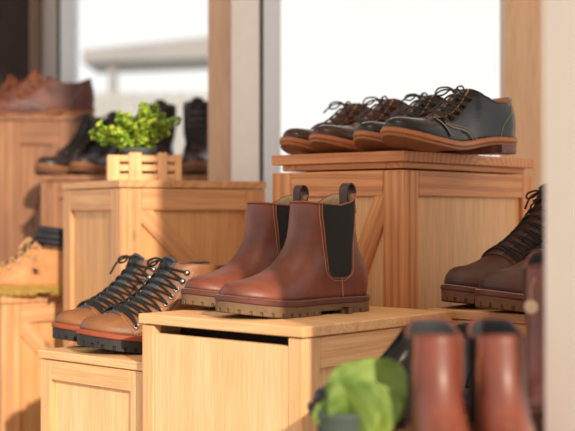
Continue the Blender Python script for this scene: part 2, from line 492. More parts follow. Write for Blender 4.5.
def lacing(l, root, ps, q, lace_mat, metal, r=.0016, er=.0026, hooks=0, bow=True, lift=.003, bowsize=1., seed=1, bow_p=None, eyelets=True):
    R = random.Random(seed)
    for sd in (1, -1):
        for i, p in enumerate(ps):
            x, z = l.at(p, q); c = l.surf(x, z, sd, .0032); n = snormal(l, x, z, sd)
            if eyelets:
                A = Acc()
                if i >= len(ps) - hooks: A.add(dome(c, n, er * 1.35, er * 1.1))
                else: A.add(ring(c, n, er, er * .36)).add(dome(c - n * .001, n, er * .7, er * .05))
                A.build('eyelet' if i < len(ps) - hooks else 'lace_stud', metal, root)
    A = Acc()
    def pt(i, sd, off=.0045):
        x, z = l.at(ps[i], q); return l.surf(x, z, sd, off)
    def cross(i, s0, j, s1):
        a, b = pt(i, s0, .0022), pt(j, s1, .0022)
        pm = (ps[i] + ps[j]) / 2
        x, z = l.at(pm + (ps[i] - ps[j]) * .22, q * .4); a1 = l.surf(x, z, s0, .004 + lift * .5)
        x, z = l.at(pm - (ps[i] - ps[j]) * .22, q * .4); b1 = l.surf(x, z, s1, .004 + lift * .5)
        m = l.top(pm, .0045 + lift)
        a0 = pt(i, s0, .0052); b0 = pt(j, s1, .0052)
        A.add(tube(catmull([a, a0, a1, m, b1, b0, b], 4), r, 6))
    cross(0, 1, 0, -1)
    for i in range(len(ps) - 1):
        cross(i, 1, i + 1, -1); cross(i, -1, i + 1, 1)
    o = A.build('lace', lace_mat, root)
    if bow:
        B = Acc(); k = l.top(bow_p or ps[-1], .008); s = bowsize
        x2 = l.top(min(1., (bow_p or ps[-1])) - .06, .008); t = (k - x2).normalized(); n = Vector((t.z, 0, -t.x))
        if n.x < 0: n = -n
        side = Vector((0, 1, 0))
        for sd in (1, -1):
            w = R.uniform(.85, 1.15) * s
            loop = [k, k + side * sd * .012 * w + n * .010 * w, k + side * sd * .030 * w + n * .014 * w - t * .006, k + side * sd * .036 * w + n * .004 - t * .016 * w,
                    k + side * sd * .024 * w + n * .000 - t * .010 * w, k + side * sd * .008 * w + n * .004, k]
            B.add(tube(catmull(loop, 6), r, 6))
            w = R.uniform(.8, 1.2) * s
            endp = [k, k + side * sd * .010 * w + n * .008 * w - t * .004, k + side * sd * .020 * w + n * .012 * w - t * .018 * w, k + side * sd * .026 * w + n * .008 - t * .040 * w]
            B.add(tube(catmull(endp, 6), [r] * 17 + [r * 1.1, r * 1.15], 6))
        B.add(tube([k - side * .004, k + n * .002, k + side * .004], r * 1.8, 8))
        B.build('lace_bow', lace_mat, o)
    return o

def thing_at(name, toe, ang, L, label, cat, group, scale=1.):
    """root at the middle of the sole; toe = point on the ground under the tip; ang = heading of the toe"""
    d = Vector((math.cos(ang), math.sin(ang), 0))
    return empty(name, toe - d * L * scale, ang, label, cat, group, scale)

def lug_sole(l, root, h, welt_mat, lug_mat, margin=.004, lug=.012, spacing=.015, gap=.0028, depth=.003, arch=(.30, .47), mid_mat=None, welt_h=.007, stitch=None, heelgap=True):
    L = l.L; arm = (arch[0] * L, arch[1] * L)
    so = l.slab('outsole', lug_mat, root, margin, -h + lug * .55, -welt_h, step=.0028)
    l.slab('tread', lug_mat, so, margin, -h, -h + lug, x0=arm[1], notch=(spacing, gap, depth), step=.0014, bev=.0006)
    l.slab('heel', lug_mat, so, margin, -h, -h + lug, x1=arm[0], notch=(spacing, gap, depth), step=.0014, bev=.0006)
    we = l.slab('welt', welt_mat, root, margin + .0012, -welt_h, 0.0008, step=.0028, bev=.0012)
    if stitch: l.welt_stitch('welt_stitching', stitch, we, margin - .0006, .0013)
    return so

def chelsea(name, toe, ang, label, cat='boot', group=None, side=1, leather_m='chelsea', edge='chelsea_edge', lining='lining', scale=1., tab=True, sole=('welt_red', 'crepe'), foot=(.033, .031, .046)):
    L = .247; h = .021
    prof = [(L, 0), (L - .0008, .006), (L - .006, .0145), (L - .020, .0215), (L - .045, .0280), (L - .070, .0370), (L - .092, .050), (L - .108, .070), (L - .1185, .095), (L - .1245, .134)]
    l = Last(L, prof, [(0, .0), (.02, -.004), (.042, .000), (.068, .012), (.095, .021), (.15, .023)], [(0, .03), (.07, .031), (.1, .034), (.13, .035)],
             collar=[(0, .146), (.032, .145), (.050, .134), (.072, .129), (.098, .131), (.12, .134)], xth=.12, side=side, spring=.009, sole=h, k0=.030, k1=.080, foot=foot)
    root = thing_at(name, toe, ang, L, label, cat, group, scale)
    up = l.upper('upper', [leather_m, lining], root)
    # gore: side-view quad with rounded bottom
    def gx(z, t):
        u = min(1, max(0, (z - .030) / .085))
        xl = .050 - .008 * u; xr = .090 + .012 * u
        rb = min(1, max(0, (z - .028) / .012)); ins = (1 - math.sqrt(max(0, 1 - (1 - rb) ** 2))) * .012
        return (xl + ins) * (1 - t) + (xr - ins) * t
    def ztopg(t):
        x = .042 + .060 * t; return l.cz(x) * l.ztop + .0005
    rows = []
    for i in range(15):
        rows.append([])
        for j in range(9):
            t = j / 8; z = .029 + (ztopg(t) - .029) * (i / 14) ** 1.3; rows[-1].append((gx(z, t), z))
    B = Acc()
    for sd in (1, -1):
        gore = l.patch('elastic_gore', 'gore', root, rows, off=.0012, thick=.001, sides=(sd,)); A = Acc()
        path = [(r[0][0] - .0008, r[0][1]) for r in rows[::-1]] + [(x, rows[0][0][1] - .001) for x, z in rows[0][1:-1]] + [(r[-1][0] + .0008, r[-1][1]) for r in rows]
        A.add(tube([l.surf(x, min(z, l.ztop * l.cz(x)), sd, .0008) for x, z in path], .0009, 6))
        p2 = [(r[0][0] - .0045, r[0][1]) for r in rows[::-1]] + [(x, rows[0][0][1] - .0045) for x, z in rows[0][1:-1]] + [(r[-1][0] + .0045, r[-1][1]) for r in rows]
        B.add(tube([l.surf(x, min(z, l.ztop * l.cz(x) - .001), sd, .0002) for x, z in p2], .00045, 4))
        # side seam from the gore to the sole
        B.add(l.line([(.066, .027), (.065, .016), (.064, .002)], .0006, sd, .0002))
        A.build('gore_piping', edge, gore)
    B.build('stitching', 'stitch', up)
    # collar binding
    pts = []
    for j in range(48):
        S = 24
        if j <= S: u = .5 - .5 * math.cos(PI * j / S); sd = 1
        else: u = .5 - .5 * math.cos(PI * (48 - j) / S); sd = -1
        zb = l.ztop * l.cz(l.xb(l.ztop)); xb = l.xb(zb); x = xb + (l.xf(l.ztop) - xb) * u; z = l.ztop * l.cz(x)
        pts.append(l.bend((x, 0 if j in (0, S) else sd * l.w(x, z), z)))
    C = Acc(); V, Fc = tube(pts + pts[:2], .0016, 6, False); C.add((V, Fc)); C.build('collar_binding', edge, up)
    if tab:
        path = [(.013, .118), (.015, .138), (.013, .149), (.0165, .157), (.022, .159), (.0275, .153), (.0275, .138), (.027, .115)]
        c = catmull([(a + .004, b) for a, b in path], 6); V = []; Fc = []; n = len(c)
        for th in (0, .0022):
            for i, (x, z) in enumerate(c):
                t = c[min(i + 1, n - 1)] - c[max(i - 1, 0)]; t = t / np.hypot(*t); nx, nz = -t[1], t[0]
                for y in (-.0080, .0080): V.append(l.bend((x + nx * th, y, z + nz * th)))
        for i in range(n - 1):
            a = 2 * i; b = a + 2 * n
            Fc += [[a, a + 1, a + 3, a + 2], [b, b + 2, b + 3, b + 1], [a, a + 2, b + 2, b], [a + 1, b + 1, b + 3, a + 3]]
        Fc += [[0, 2 * n, 2 * n + 1, 1], [2 * n - 2, 2 * n - 1, 4 * n - 1, 4 * n - 2]]
        mesh('pull_tab', V, Fc, leather_m if leather_m != 'chelsea' else 'work', root, angle=50)
    lug_sole(l, root, h, sole[0], sole[1], stitch='stitch_dark', arch=(.27, .45), lug=.009, welt_h=.0065)
    return root

def lace_boot(name, toe, ang, label, group=None, side=1, leather_m='tan', toe_m='tan_toe', lining='lining_grey', lace='lace_black', scale=1., H=.104, sole=('welt_rust', 'rubber'),
              lug=.0105, eyes=8, hooks=2, metal='metal', stitch='stitch', welt_st=None, cap=True, bow=1., lean=0., seed=3, cat='boot', th=0., p0=.42, lq=.015, pad=False, fr=1., hwk=1.):
    L = .272 + lean * 1.6; h = .022
    prof = [(L, 0), (L - .0008, .008 + th * .4), (L - .006, .0175 + th * .8), (L - .020, .0245 + th), (L - .045, .030 + th), (L - .070, .038 + th), (L - .097, .051 + th * .8), (L - .122 - lean * .3, .068 + th * .5), (L - .143 - lean * .6, .086 + th * .2), (L - .158 - lean, .104)]
    if H > .105: prof += [(L - .172 - lean * 1.5, .104 + (H - .104) * .5), (L - .180 - lean * 1.6, H)]
    prof = [(L - (L - x) * (fr if L - x > .03 else 1 - (1 - fr) * (L - x) / .03), z) for x, z in prof]
    l = Last(L, prof, [(0, .0), (.02, -.004), (.045, -.001), (.075, .008), (.10, .010), (H, .008)], [(0, .03), (.07, .033 * hwk), (.104, .036 * hwk), (H + .001, .037 * hwk)],
             side=side, spring=.012, sole=h, k0=.04, k1=.09, foot=(.034, .033, .049), collar=[(0, H * .97), (.04, H * .93), (.09, H * .985), (.11, H)], xth=(L - .160 * fr - lean))
    root = thing_at(name, toe, ang, L, label, cat, group, scale)
    up = l.upper('upper', [leather_m, lining], root)
    T = l.arc[-1]
    # lace facings
    fac = l.patch('lace_facing', leather_m, root, l.band(p0, .995, .0016, lq + .009, 22, 6), off=.0022, thick=.0016)
    E = Acc()
    for sd in (1, -1):
        E.add(l.line([l.at(p0 + (.99 - p0) * k / 10, lq + .0125) for k in range(11)], .0005, sd, .0004))
        E.add(l.line([l.at(p0 + (.99 - p0) * k / 10, lq + .0065) for k in range(11)], .0004, sd, .0026))
        E.add(l.line([l.at(p0, .003), l.at(p0 - .005, .012), l.at(p0 + .0, .026), l.at(p0 + .02, .045)], .0005, sd, .0008))
    E.build('facing_stitching', stitch, fac)
    # padded collar + tongue
    tg = []; n = 12
    V = []; Fc = []
    for i in range(n + 1):
        p = p0 + (1 - p0) * i / n
        for j in range(7):
            t = j / 6 * 2 - 1; x, z = l.at(p, .0002 + .0030 * t * t); sd = 1 if t >= 0 else -1
            w = .017 * abs(t)
            q = l.surf(x, z, sd, 0); V.append(Vector((q.x, l.yc(x) + sd * w, q.z)) + Vector((.6, 0, .8)) * .0012)
    base = [V[-7 + j].copy() for j in range(7)]
    for k in range(1, 3):
        for j in range(7):
            t = abs(j / 6 * 2 - 1); V.append(base[j] + Vector((.002 * k, 0, .0030 * k - t * t * .0022 * k)))
    rows = len(V) // 7
    for i in range(rows - 1):
        for j in range(6): a = i * 7 + j; Fc.append([a, a + 1, a + 8, a + 7])
    tn = mesh('tongue', V, Fc, lining if lining != 'lining_tan' else leather_m, root)
    so = tn.modifiers.new('Thickness', 'SOLIDIFY'); so.thickness = .004; so.offset = 0
    if cap:
        pc = .335
        rows = []
        for i in range(13):
            t = i / 12
            rows.append([])
            x, z = 0, 0
            for j in range(13):
                xx = L - .056 - .004 * math.sin(t * PI); f = j / 12
                xq = xx + (l.xf(.0) - xx) * 0
                zt = l.H(xx) * (1 - t) ** .8
                rows[-1].append((xx, zt))
        C = Acc()
        for sd in (1, -1):
            for dx in (0, .003):
                pts = []
                for i in range(17):
                    t = i / 16; zz = .0015 + (l.H(L - .058 + dx) - .0016) * math.sin(t * PI / 2); pts.append(l.surf(L - .058 + dx, zz * .9995, sd, .0004))
                C.add(tube(pts, .0007 if dx == 0 else .0004, 5))
        C.build('toe_cap_seam', stitch, up)
        # rivets near the sole
        for sd in (1, -1):
            for xx in (L - .074, L - .112):
                A = Acc().add(dome(l.surf(xx, .019, sd, .0002), snormal(l, xx, .019, sd), .0026, .0016)); A.build('rivet', metal, root)
    if pad:
        C = Acc(); top = l.ztop
        for dz, r, sc_ in ((-.002, .0085, .96), (.011, .0100, .93), (.024, .0085, .86)):
            pts = []
            for j in range(41):
                a = 2 * PI * j / 40; zb = top * .97; xb, xf = l.xb(zb), l.xf(top) - .004; cx, rx = (xb + xf) / 2, (xf - xb) / 2
                x = cx + rx * sc_ * math.cos(a); y = .034 * sc_ * math.sin(a); pts.append(l.bend((x, y, top * l.cz(x) / 1. + dz if False else top * .95 + dz + .006 * math.cos(a))))
            C.add(tube(pts, r, 8, False))
        C.build('padded_collar', lining, root)
    B = Acc()
    for sd in (1, -1):
        B.add(l.line([(.048, .001), (.040, .03), (.026, .055), (.012 + .010, .062)], .0006, sd, .0004))
        B.add(l.line([(.051, .001), (.043, .031), (.028, .058), (.012 + .010, .066)], .0005, sd, .0004))
    B.build('heel_counter_seam', stitch, up)
    ps = [p0 + .035 + (.955 - p0 - .035) * k / (eyes - 1) for k in range(eyes)]
    lacing(l, root, ps, lq, lace, metal, r=.0016, er=.0034, hooks=hooks, bowsize=bow * .75, seed=seed, bow_p=.97)
    lug_sole(l, root, h, sole[0], sole[1], stitch=welt_st, lug=lug, welt_h=.0065, arch=(.27, .40))
    return root

def derby(name, toe, ang, label, group=None, side=1, leather_m='derby_black', lining='lining_tan', lace='lace_darkbrown', scale=1.02, seed=5, cat='shoe', sole=('sole_leather', 'sole_under', 'heel_stack'), spring=.018, bow=1., stitch='stitch_dark'):
    L = .288; h = .012; hh = .024
    prof = [(L, 0), (L - .0005, .005), (L - .005, .014), (L - .020, .0225), (L - .050, .029), (L - .085, .036), (L - .110, .045), (L - .137, .060), (L - .157, .072), (L - .172, .080)]
    l = Last(L, prof, [(0, .0), (.02, -.003), (.04, -.001), (.06, .005), (.09, .008)], [(0, .03), (.05, .030), (.07, .027), (.09, .025)],
             collar=[(0, .067), (.012, .066), (.040, .055), (.072, .054), (.10, .066), (.118, .080)], xth=.119, side=side, spring=spring, sole=0, k0=.030, k1=.075, foot=(.029, .027, .0415), toe_e=2.4)
    # heel lifts the rear: tilt handled by a sole layer thickness
    def lift(v): return v
    l.sole = hh
    base_bend = l.bend
    def bend(v):
        x, y, z = v; r = base_bend((x, y, z)); t = sst(.20 * L, .62 * L, x); r.z -= (hh - h) * t; return r
    l.bend = bend
    root = thing_at(name, toe, ang, L, label, cat, group, scale)
    up = l.upper('upper', [leather_m, lining], root)
    p0 = .47
    fac = l.patch('quarter', leather_m, root, l.band(p0, .985, .0022, .030, 22, 7, f=lambda t: (.0012 + .0035 * math.sin(PI * min(1, t * 1.0)) + .0015, .030)), off=.0020, thick=.0014)
    # curved quarter line from the throat to the sole (double stitching) and heel counter
    for sd in (1, -1):
        E = Acc(); x0, z0 = l.at(p0 + .01, .012)
        crv = [(x0 - .002, z0 + .0), (x0 - .014, z0 - .004), (x0 - .032, z0 - .005), (x0 - .052, z0 - .010), (x0 - .068, z0 - .022), (x0 - .078, .001)]
        E.add(l.line(crv, .0013, sd, .0024)); E.add(l.line([(x - .003, z + .004) for x, z in crv[:-1]] + [(crv[-1][0] - .004, .001)], .0007, sd, .0022))
        E.add(l.line([(.060, .001), (.052, .020), (.036, .036), (.030, .044), (.031, .052)], .0007, sd, .0005))
        E.add(l.line([l.at(p0, .004), l.at(p0 - .004, .010), l.at(p0 + .005, .024), l.at(p0 + .03, .030)], .0009, sd, .0020)); E.build('quarter_stitching', stitch, up)
    # tan inner edge of the facings
    I = Acc()
    for sd in (1, -1): I.add(l.line([l.at(p0 + .02 + (.96 - p0) * k / 8, .0018 + .0035 * math.sin(PI * k / 8)) for k in range(9)], .0011, sd, .0016))
    I.build('facing_edge', lining, fac)
    pts = []
    for j in range(48):
        S = 24
        if j <= S: u = .5 - .5 * math.cos(PI * j / S); sd = 1
        else: u = .5 - .5 * math.cos(PI * (48 - j) / S); sd = -1
        zb = l.ztop * l.cz(l.xb(l.ztop)); xb = l.xb(zb); x = xb + (l.xf(l.ztop) - xb) * u; z = l.ztop * l.cz(x)
        pts.append(l.bend((x, 0 if j in (0, S) else sd * l.w(x, z), z)))
    C = Acc(); C.add(tube(pts + pts[:2], .0013, 6, False)); C.build('collar_binding', leather_m, up)
    ps = [p0 + .055 + (.90 - p0 - .055) * k / 4 for k in range(5)]
    lacing(l, root, ps, .0105, lace, 'metal_dark', r=.0014, er=.0018, hooks=0, bowsize=bow * .72, seed=seed, bow_p=.90, eyelets=False, lift=.0035)
    so = l.slab('sole', sole[0], root, .0045, -h * .62, .0008, bev=.0022)
    l.slab('outsole', sole[1], so, .0030, -h, -h * .62, bev=.001)
    l.slab('heel', sole[2], so, .0025, -hh, -h * .9, x1=.078, bev=.001)
    l.welt_stitch('welt_stitching', 'stitch', so, .0030, .0012, gap=.0045, r=.0005)
    return root

# ------------------------------------------------------------------ crates
def crate(name, corner, yaw, a, b, ztop, label, group=None, frame='pine_pale', panel='pine_pale_panel', lid_t=.013, over=.004, post=.032, rail=.034, brace=(None, None), z0=0., slot=False, batten=False, low_rail=True, lid_boards=3, t=.014, post_l=None, batten_h=.008, twist=0.):
    """local frame: origin = near vertical edge, +x along the right face, +y along the left face"""
    root = empty(name, (corner[0], corner[1], z0), yaw, label, 'crate', group)
    H = ztop - z0; top = H - lid_t - (batten_h + .003 if batten else .0015)
    # lid of boards running along y
    B = Boards(); n = lid_boards; w = (b + 2 * over) / n
    for k in range(n):
        B.add((-over + k * w + .0004, -over, H - lid_t), (-over + (k + 1) * w - .0004, a + over, H), 1)
    lid = B.build('lid', frame, root)
    if batten:
        B = Boards(); i = .012
        B.add((i, i, H - lid_t - batten_h), (b - i, i + .03, H - lid_t), 0); B.add((i, a - i - .03, H - lid_t - batten_h), (b - i, a - i, H - lid_t), 0)
        B.add((i, i + .03, H - lid_t - batten_h), (i + .03, a - i - .03, H - lid_t), 1); B.add((b - i - .03, i + .03, H - lid_t - batten_h), (b - i, a - i - .03, H - lid_t), 1)
        B.build('lid_batten', frame, lid)
    pl = post_l or post
    # vertical boards at each corner: left-face board and right-face board
    for (x0, x1, y0, y1) in ((0, t, 0, pl), (0, t, a - pl, a), (b - t, b, 0, pl), (b - t, b, a - pl, a), (t, post, 0, t), (b - post, b - t, 0, t), (t, post, a - t, a), (b - post, b - t, a - t, a)):
        Boards().add((x0, y0, 0), (x1, y1, top), 2).build('post', frame, root)
    st = t * .9
    zr = top if not slot else top - .010
    if slot:
        # plain flush front, a gap is left below the lid
        Boards().add((.001, pl, 0), (t - .001, a - pl, top - .011), 2).build('panel', panel, root)
        Boards().add((.05, pl + .001, top - .06), (.052, a - pl - .001, top - .001), 1).build('slot_shade', 'shade_inside', root)  # dark sheet behind the slot, stands in for shade inside the crate
    else:
        Boards().add((0, pl + .0003, top - rail), (st, a - pl - .0003, top), 1).build('rail', frame, root)
        Boards().add((.007, pl * .6, 0), (.0105, a - pl * .6, top - rail * .5), 2).build('panel', panel, root)
        if low_rail: Boards().add((0, pl + .0003, 0), (st, a - pl - .0003, rail), 1).build('rail', frame, root)
    Boards().add((b - st, pl, top - rail), (b, a - pl, top), 1).build('rail', frame, root)
    Boards().add((b - .0105, pl * .6, 0), (b - .007, a - pl * .6, top - rail * .5), 2).build('panel', panel, root)
    for y0, y1, yp in ((0, st, .007), (a - st, a, a - .0105)):
        Boards().add((post + .0003, y0, top - rail), (b - post - .0003, y1, top), 0).build('rail', frame, root)
        if low_rail: Boards().add((post + .0003, y0, 0), (b - post - .0003, y1, rail), 0).build('rail', frame, root)
        Boards().add((post * .6, yp, 0), (b - post * .6, yp + .0035, top - rail * .5), 2).build('panel', panel, root)
    # diagonal braces: on the left face and on the right face
    for face, kind in enumerate(brace):
        if kind is None: continue
        len_h = (a - 2 * pl) if face == 0 else (b - 2 * post)
        zb, zt = rail if low_rail else 0., top - rail
        if kind[1]: zb = zt - kind[1]
        dz = zt - zb; bw = .034
        ang = math.atan2(dz, len_h); Lb = math.hypot(dz, len_h) + .012
        if kind[0] == '/': sg = 1
        else: sg = -1
        if face == 0:
            # grain along the brace in the y-z plane
            rot = Matrix.Rotation(sg * ang, 3, 'X'); c = (.0055, a / 2, (zb + zt) / 2)
            Boards().add((c[0] - .0045, c[1] - Lb / 2, c[2] - bw / 2), (c[0] + .0015, c[1] + Lb / 2, c[2] + bw / 2), 1, rot=rot).build('brace', frame, root)
        else:
            rot = Matrix.Rotation(-sg * ang, 3, 'Y'); c = (b / 2, .0055, (zb + zt) / 2)
            Boards().add((c[0] - Lb / 2, c[1] - .0045, c[2] - bw / 2), (c[0] + Lb / 2, c[1] + .0015, c[2] + bw / 2), 0, rot=rot).build('brace', frame, root)
    return root

TH = math.atan2(.747, .665)
U = Vector((-math.sin(TH), math.cos(TH), 0)); Vv = Vector((math.cos(TH), math.sin(TH), 0))
ZM = EYE - .1408; ZL = EYE - .212
MC = Vector((.0185, 1.496, 0))
crate('wooden_crate', MC, TH, .295, .315, ZM, 'pale pine crate under the red-brown ankle boots with elastic sides', frame='pine_pale', panel='pine_pale_panel', slot=True, post=.034, post_l=.024, lid_t=.0135, rail=.04)
TALL_TH = TH + .03
TC = Vector((.178, 1.86, 0)); ZT = EYE + .0941
crate('wooden_crate', TC, TALL_TH, .266, .405, ZT, 'tall orange-toned pine crate carrying the dress shoes', frame='pine_orange', panel='pine_orange_panel', lid_t=.0165, batten=True, batten_h=.010, post=.040, rail=.040, brace=(('\\', .44), None), low_rail=True, over=.001, lid_boards=1)
LCn = P(142, 362.3, 1.722) ; LCn.z = 0
# low crate: its near edge is hidden behind the pale crate
lo = Vector((-.205, 1.722, 0)) - U * .0
crate('wooden_crate', Vector((-.205, 1.722, 0)), TH, .235, .30, ZL, 'low pine crate under the tan boots with black laces', frame='pine_pale', panel='pine_pale_panel', lid_t=.0125, post=.03, post_l=.026, rail=.030, over=.003)
crate('wooden_crate', Vector((-.302, 2.20, 0)), math.radians(30), .30, .30, EYE + .0585, 'knotty pine crate with a diagonal brace under the small potted plant', frame='pine_aged', panel='pine_aged_panel', lid_t=.014, post=.042, rail=.04, brace=(None, ('\\', .21)), over=.002)
crate('wooden_crate', Vector((-.585, 2.50, 0)), math.radians(34), .20, .27, EYE - .172, 'pine crate under the camel boot with yellow sole', frame='pine_aged', panel='pine_aged_panel', lid_t=.016, post=.04, rail=.04, brace=(None, ('\\', .20)), over=.003)
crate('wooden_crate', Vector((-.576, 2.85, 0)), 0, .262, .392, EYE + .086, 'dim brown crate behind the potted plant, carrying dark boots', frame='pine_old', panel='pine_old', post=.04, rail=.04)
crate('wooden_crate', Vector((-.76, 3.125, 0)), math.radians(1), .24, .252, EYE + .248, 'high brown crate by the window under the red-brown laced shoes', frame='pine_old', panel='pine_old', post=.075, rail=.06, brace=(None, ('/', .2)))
WC = MC + Vv * .33 - U * .045 * -1
crate('wooden_crate', MC + Vv * .325 + U * .06, TH, .26 , .02 + .0, ZM - .0, 'narrow crate', frame='pine_orange') if False else None
side_c = MC + Vv * .325 - U * .30
crate('wooden_crate', side_c, TH, .36, .42, ZM, 'dark-shaded crate under the chocolate brown laced boots at the white wall', frame='pine_old', panel='pine_old', post=.034, rail=.03) if False else None

# ------------------------------------------------------------------ footwear placement
HEAD = TH + PI - .12      # toes point to the near left
def ground(px, Y, z): return Vector(((px - CX) / F * Y, Y, z))
chelsea('ankle_boot', ground(226, 1.600, ZM), HEAD, 'red-brown pull-on boot with black elastic side, nearer of the pair on the pale crate', group=None, side=-1)
chelsea('ankle_boot', ground(185.5, 1.745, ZM), HEAD, 'red-brown pull-on boot, farther of the elastic-sided pair, half hidden by its mate', side=1)
lace_boot('laced_boot', ground(84, 1.812, ZL), HEAD - .1, 'tan laced boot with black lugged sole, nearer of the pair on the low crate', side=-1, H=.100, scale=1.08, p0=.33, eyes=9, th=-.003, lq=.019, fr=.86)
lace_boot('laced_boot', ground(55, 1.925, ZL), HEAD - .1, 'tan laced boot with black lugged sole, farther of the pair, behind its mate', side=1, H=.100, seed=9, scale=1.08, p0=.33, eyes=9, th=-.003, lq=.019, fr=.86)
wk = dict(leather_m='work', toe_m='work', lining='work', lace='lace_black', sole=('welt_red', 'crepe_dark'), lug=.010, hooks=0, metal='metal', stitch='welt_red', welt_st='stitch_pale', cap=False)
lace_boot('laced_boot', ground(446, 1.775, ZM), HEAD - .1, 'chocolate brown laced boot by the white wall, farther of the pair, its whole toe visible', H=.155, eyes=9, th=.006, lean=.022, lq=.022, side=1, **wk)
lace_boot('laced_boot', ground(487, 1.650, ZM), HEAD - .1, 'chocolate brown laced boot half hidden behind the white wall and its mate', H=.155, eyes=9, th=.006, lean=.022, lq=.022, side=-1, seed=4, **wk)
TD = TALL_TH + PI - .09
derby('derby_shoe', Vector((.154, 1.80, ZT)), TD, 'glossy black derby shoe, nearest of the four dress shoes on the tall crate', side=-1, leather_m='derby_black')
derby('derby_shoe', Vector((.109, 1.899, ZT)), TD, 'glossy black derby shoe, behind its mate and beside the brown pair', side=1, seed=8, leather_m='derby_black')
derby('derby_shoe', Vector((.050, 1.966, ZT)), TD, 'oxblood brown derby shoe with its toe next to the black pair', side=-1, seed=12, leather_m='derby_brown', lace='lace_brown')
derby('derby_shoe', Vector((-.007, 2.053, ZT)), TD, 'oxblood brown derby shoe, farthest of the four, its toe over the crate edge', side=1, seed=14, leather_m='derby_brown', lace='lace_brown')


# ------------------------------------------------------------------ the place
def X(px, Y): return (px - CX) / F * Y
def structure(o): o['kind'] = 'structure'; return o
structure(boxes('floor', [((-3, -1.5, -.05), (3, 3.55, 0))], 'floor'))
YB = 2.70
def panel(name, px0, px1, Y, mat, z0=0., z1=2.3, depth=.10, parent=None, dy=0.):
    return boxes(name, [((X(px0, Y), Y + dy, z0), (X(px1, Y), Y + depth, z1))], mat, parent)
structure(panel('trim_1', 208, 230, YB, 'board_tan', depth=.22))
structure(panel('wall_back', 230.2, 259.6, YB, 'white_paint', depth=.22, dy=.004))
w1 = structure(empty('window_1', (0, 0, 0)))
panel('window_frame', 263.4, 280.5, YB, 'cool_paint', depth=.06, parent=w1)
panel('window_gasket', 259.8, 263.2, YB, 'gasket', depth=.05, dy=.006, parent=w1)
panel('window_frame', 280.6, 498.5, YB, 'cool_paint', z0=.25, z1=.32, depth=.06, parent=w1)
panel('window_frame', 280.6, 498.5, YB, 'cool_paint', z0=2.0, z1=2.3, depth=.06, parent=w1)
panel('window_frame', 280.6, 498.5, YB, 'cool_paint', z0=0, z1=.25, depth=.06, parent=w1)
boxes('window_pane', [((X(280.6, YB), YB + .03, .32), (X(498.5, YB), YB + .034, 2.0))], 'glass', w1, bev=.0001)
structure(panel('trim_2', 503.5, 537.5, YB, 'board_blond', depth=.05, dy=-.03))
structure(boxes('wall_right', [((X(537.7, YB), YB - .02, 0), (1.6, YB + .10, 2.3))], 'cream_paint'))
# white wall end standing close to the camera
wp = [(X(545, 1.0), 1.0), (1.7, 1.0), (1.7, .5), (X(545, 1.0) + .184, .5)]
structure(mesh('wall_front', [(x, y, 0) for x, y in wp] + [(x, y, 2.3) for x, y in wp], [[3, 2, 1, 0], [4, 5, 6, 7], [0, 1, 5, 4], [1, 2, 6, 5], [2, 3, 7, 6], [3, 0, 4, 7]], 'cream_paint', smooth=False))
# alcove on the left
YA = 3.45
structure(boxes('wall_left', [((-1.6, YA, 0), (X(30, YA), YA + .1, 2.3))], 'dark_wall'))
structure(panel('trim_3', 30.5, 41, YA, 'board_brown', depth=.1, dy=-.02))
w2 = structure(empty('window_2', (0, 0, 0)))
panel('window_frame', 41.3, 57, YA, 'grey_paint', parent=w2)
panel('window_gasket', 57.2, 59.8, YA, 'gasket', parent=w2, dy=.006)
panel('window_frame', 60, 73, YA, 'cool_paint', parent=w2)
boxes('window_frame', [((X(73.2, YA), YA, 0), (-.10, YA + .06, .60))], 'cool_paint', w2)
boxes('window_pane', [((X(73.2, YA), YA + .03, .60), (-.10, YA + .034, 2.3))], 'glass', w2, bev=.0001)
structure(boxes('unseen_ceiling', [((-1.7, .45, 2.3), (1.7, 3.6, 2.36))], 'white_paint'))  # out of view, added to cut the ambient light indoors

# outside, beyond the windows
structure(boxes('ground', [((-40, 3.6, -.12), (40, 60, -.06))], 'outside_ground'))
def slat(name, lst, mat, parent): return boxes(name, lst, mat, parent, bev=.005)
sh = empty('open_shed', (0, 0, 0), 0, 'pale grey open shed with a sloping roof, seen through the left window', 'shed')
Yo = 14.
def q(px, py, Y=Yo): p = P(px, py, Y); return (p.x, p.y, p.z)
Vr = []; pts = [q(82, 50), q(214, 36), q(214, 57), q(82, 62)]
Vr = [p for p in pts] + [(p[0], p[1] + 1.2, p[2]) for p in pts]
M['roof_grey'] = plain('pale_roof', srgb(146, 142, 141), .8, noise=.06, scale=1.5)
M['fence_grey'] = plain('pale_fence', srgb(162, 161, 160), .8, noise=.05, scale=2)
o = mesh('roof', Vr, [[0, 1, 2, 3], [4, 7, 6, 5], [0, 4, 5, 1], [3, 2, 6, 7], [1, 5, 6, 2], [0, 3, 7, 4]], 'roof_grey', sh, smooth=False)
a, b2 = q(107, 62), q(114, 200); boxes('post', [((a[0], Yo + .1, 0), (b2[0], Yo + .3, a[2]))], 'roof_grey', sh)
fe = boxes('fence', [((q(60 + 7 * k, 0)[0], Yo - 1.2, 0), (q(60 + 7 * k + 6.6, 0)[0], Yo - 1.15, P(0, 92 + 1.2 * (k % 2), Yo - 1.2).z)) for k in range(24)], 'fence_grey')
tag(fe, 'pale vertical board fence in front of the shed beyond the left window', 'fence')

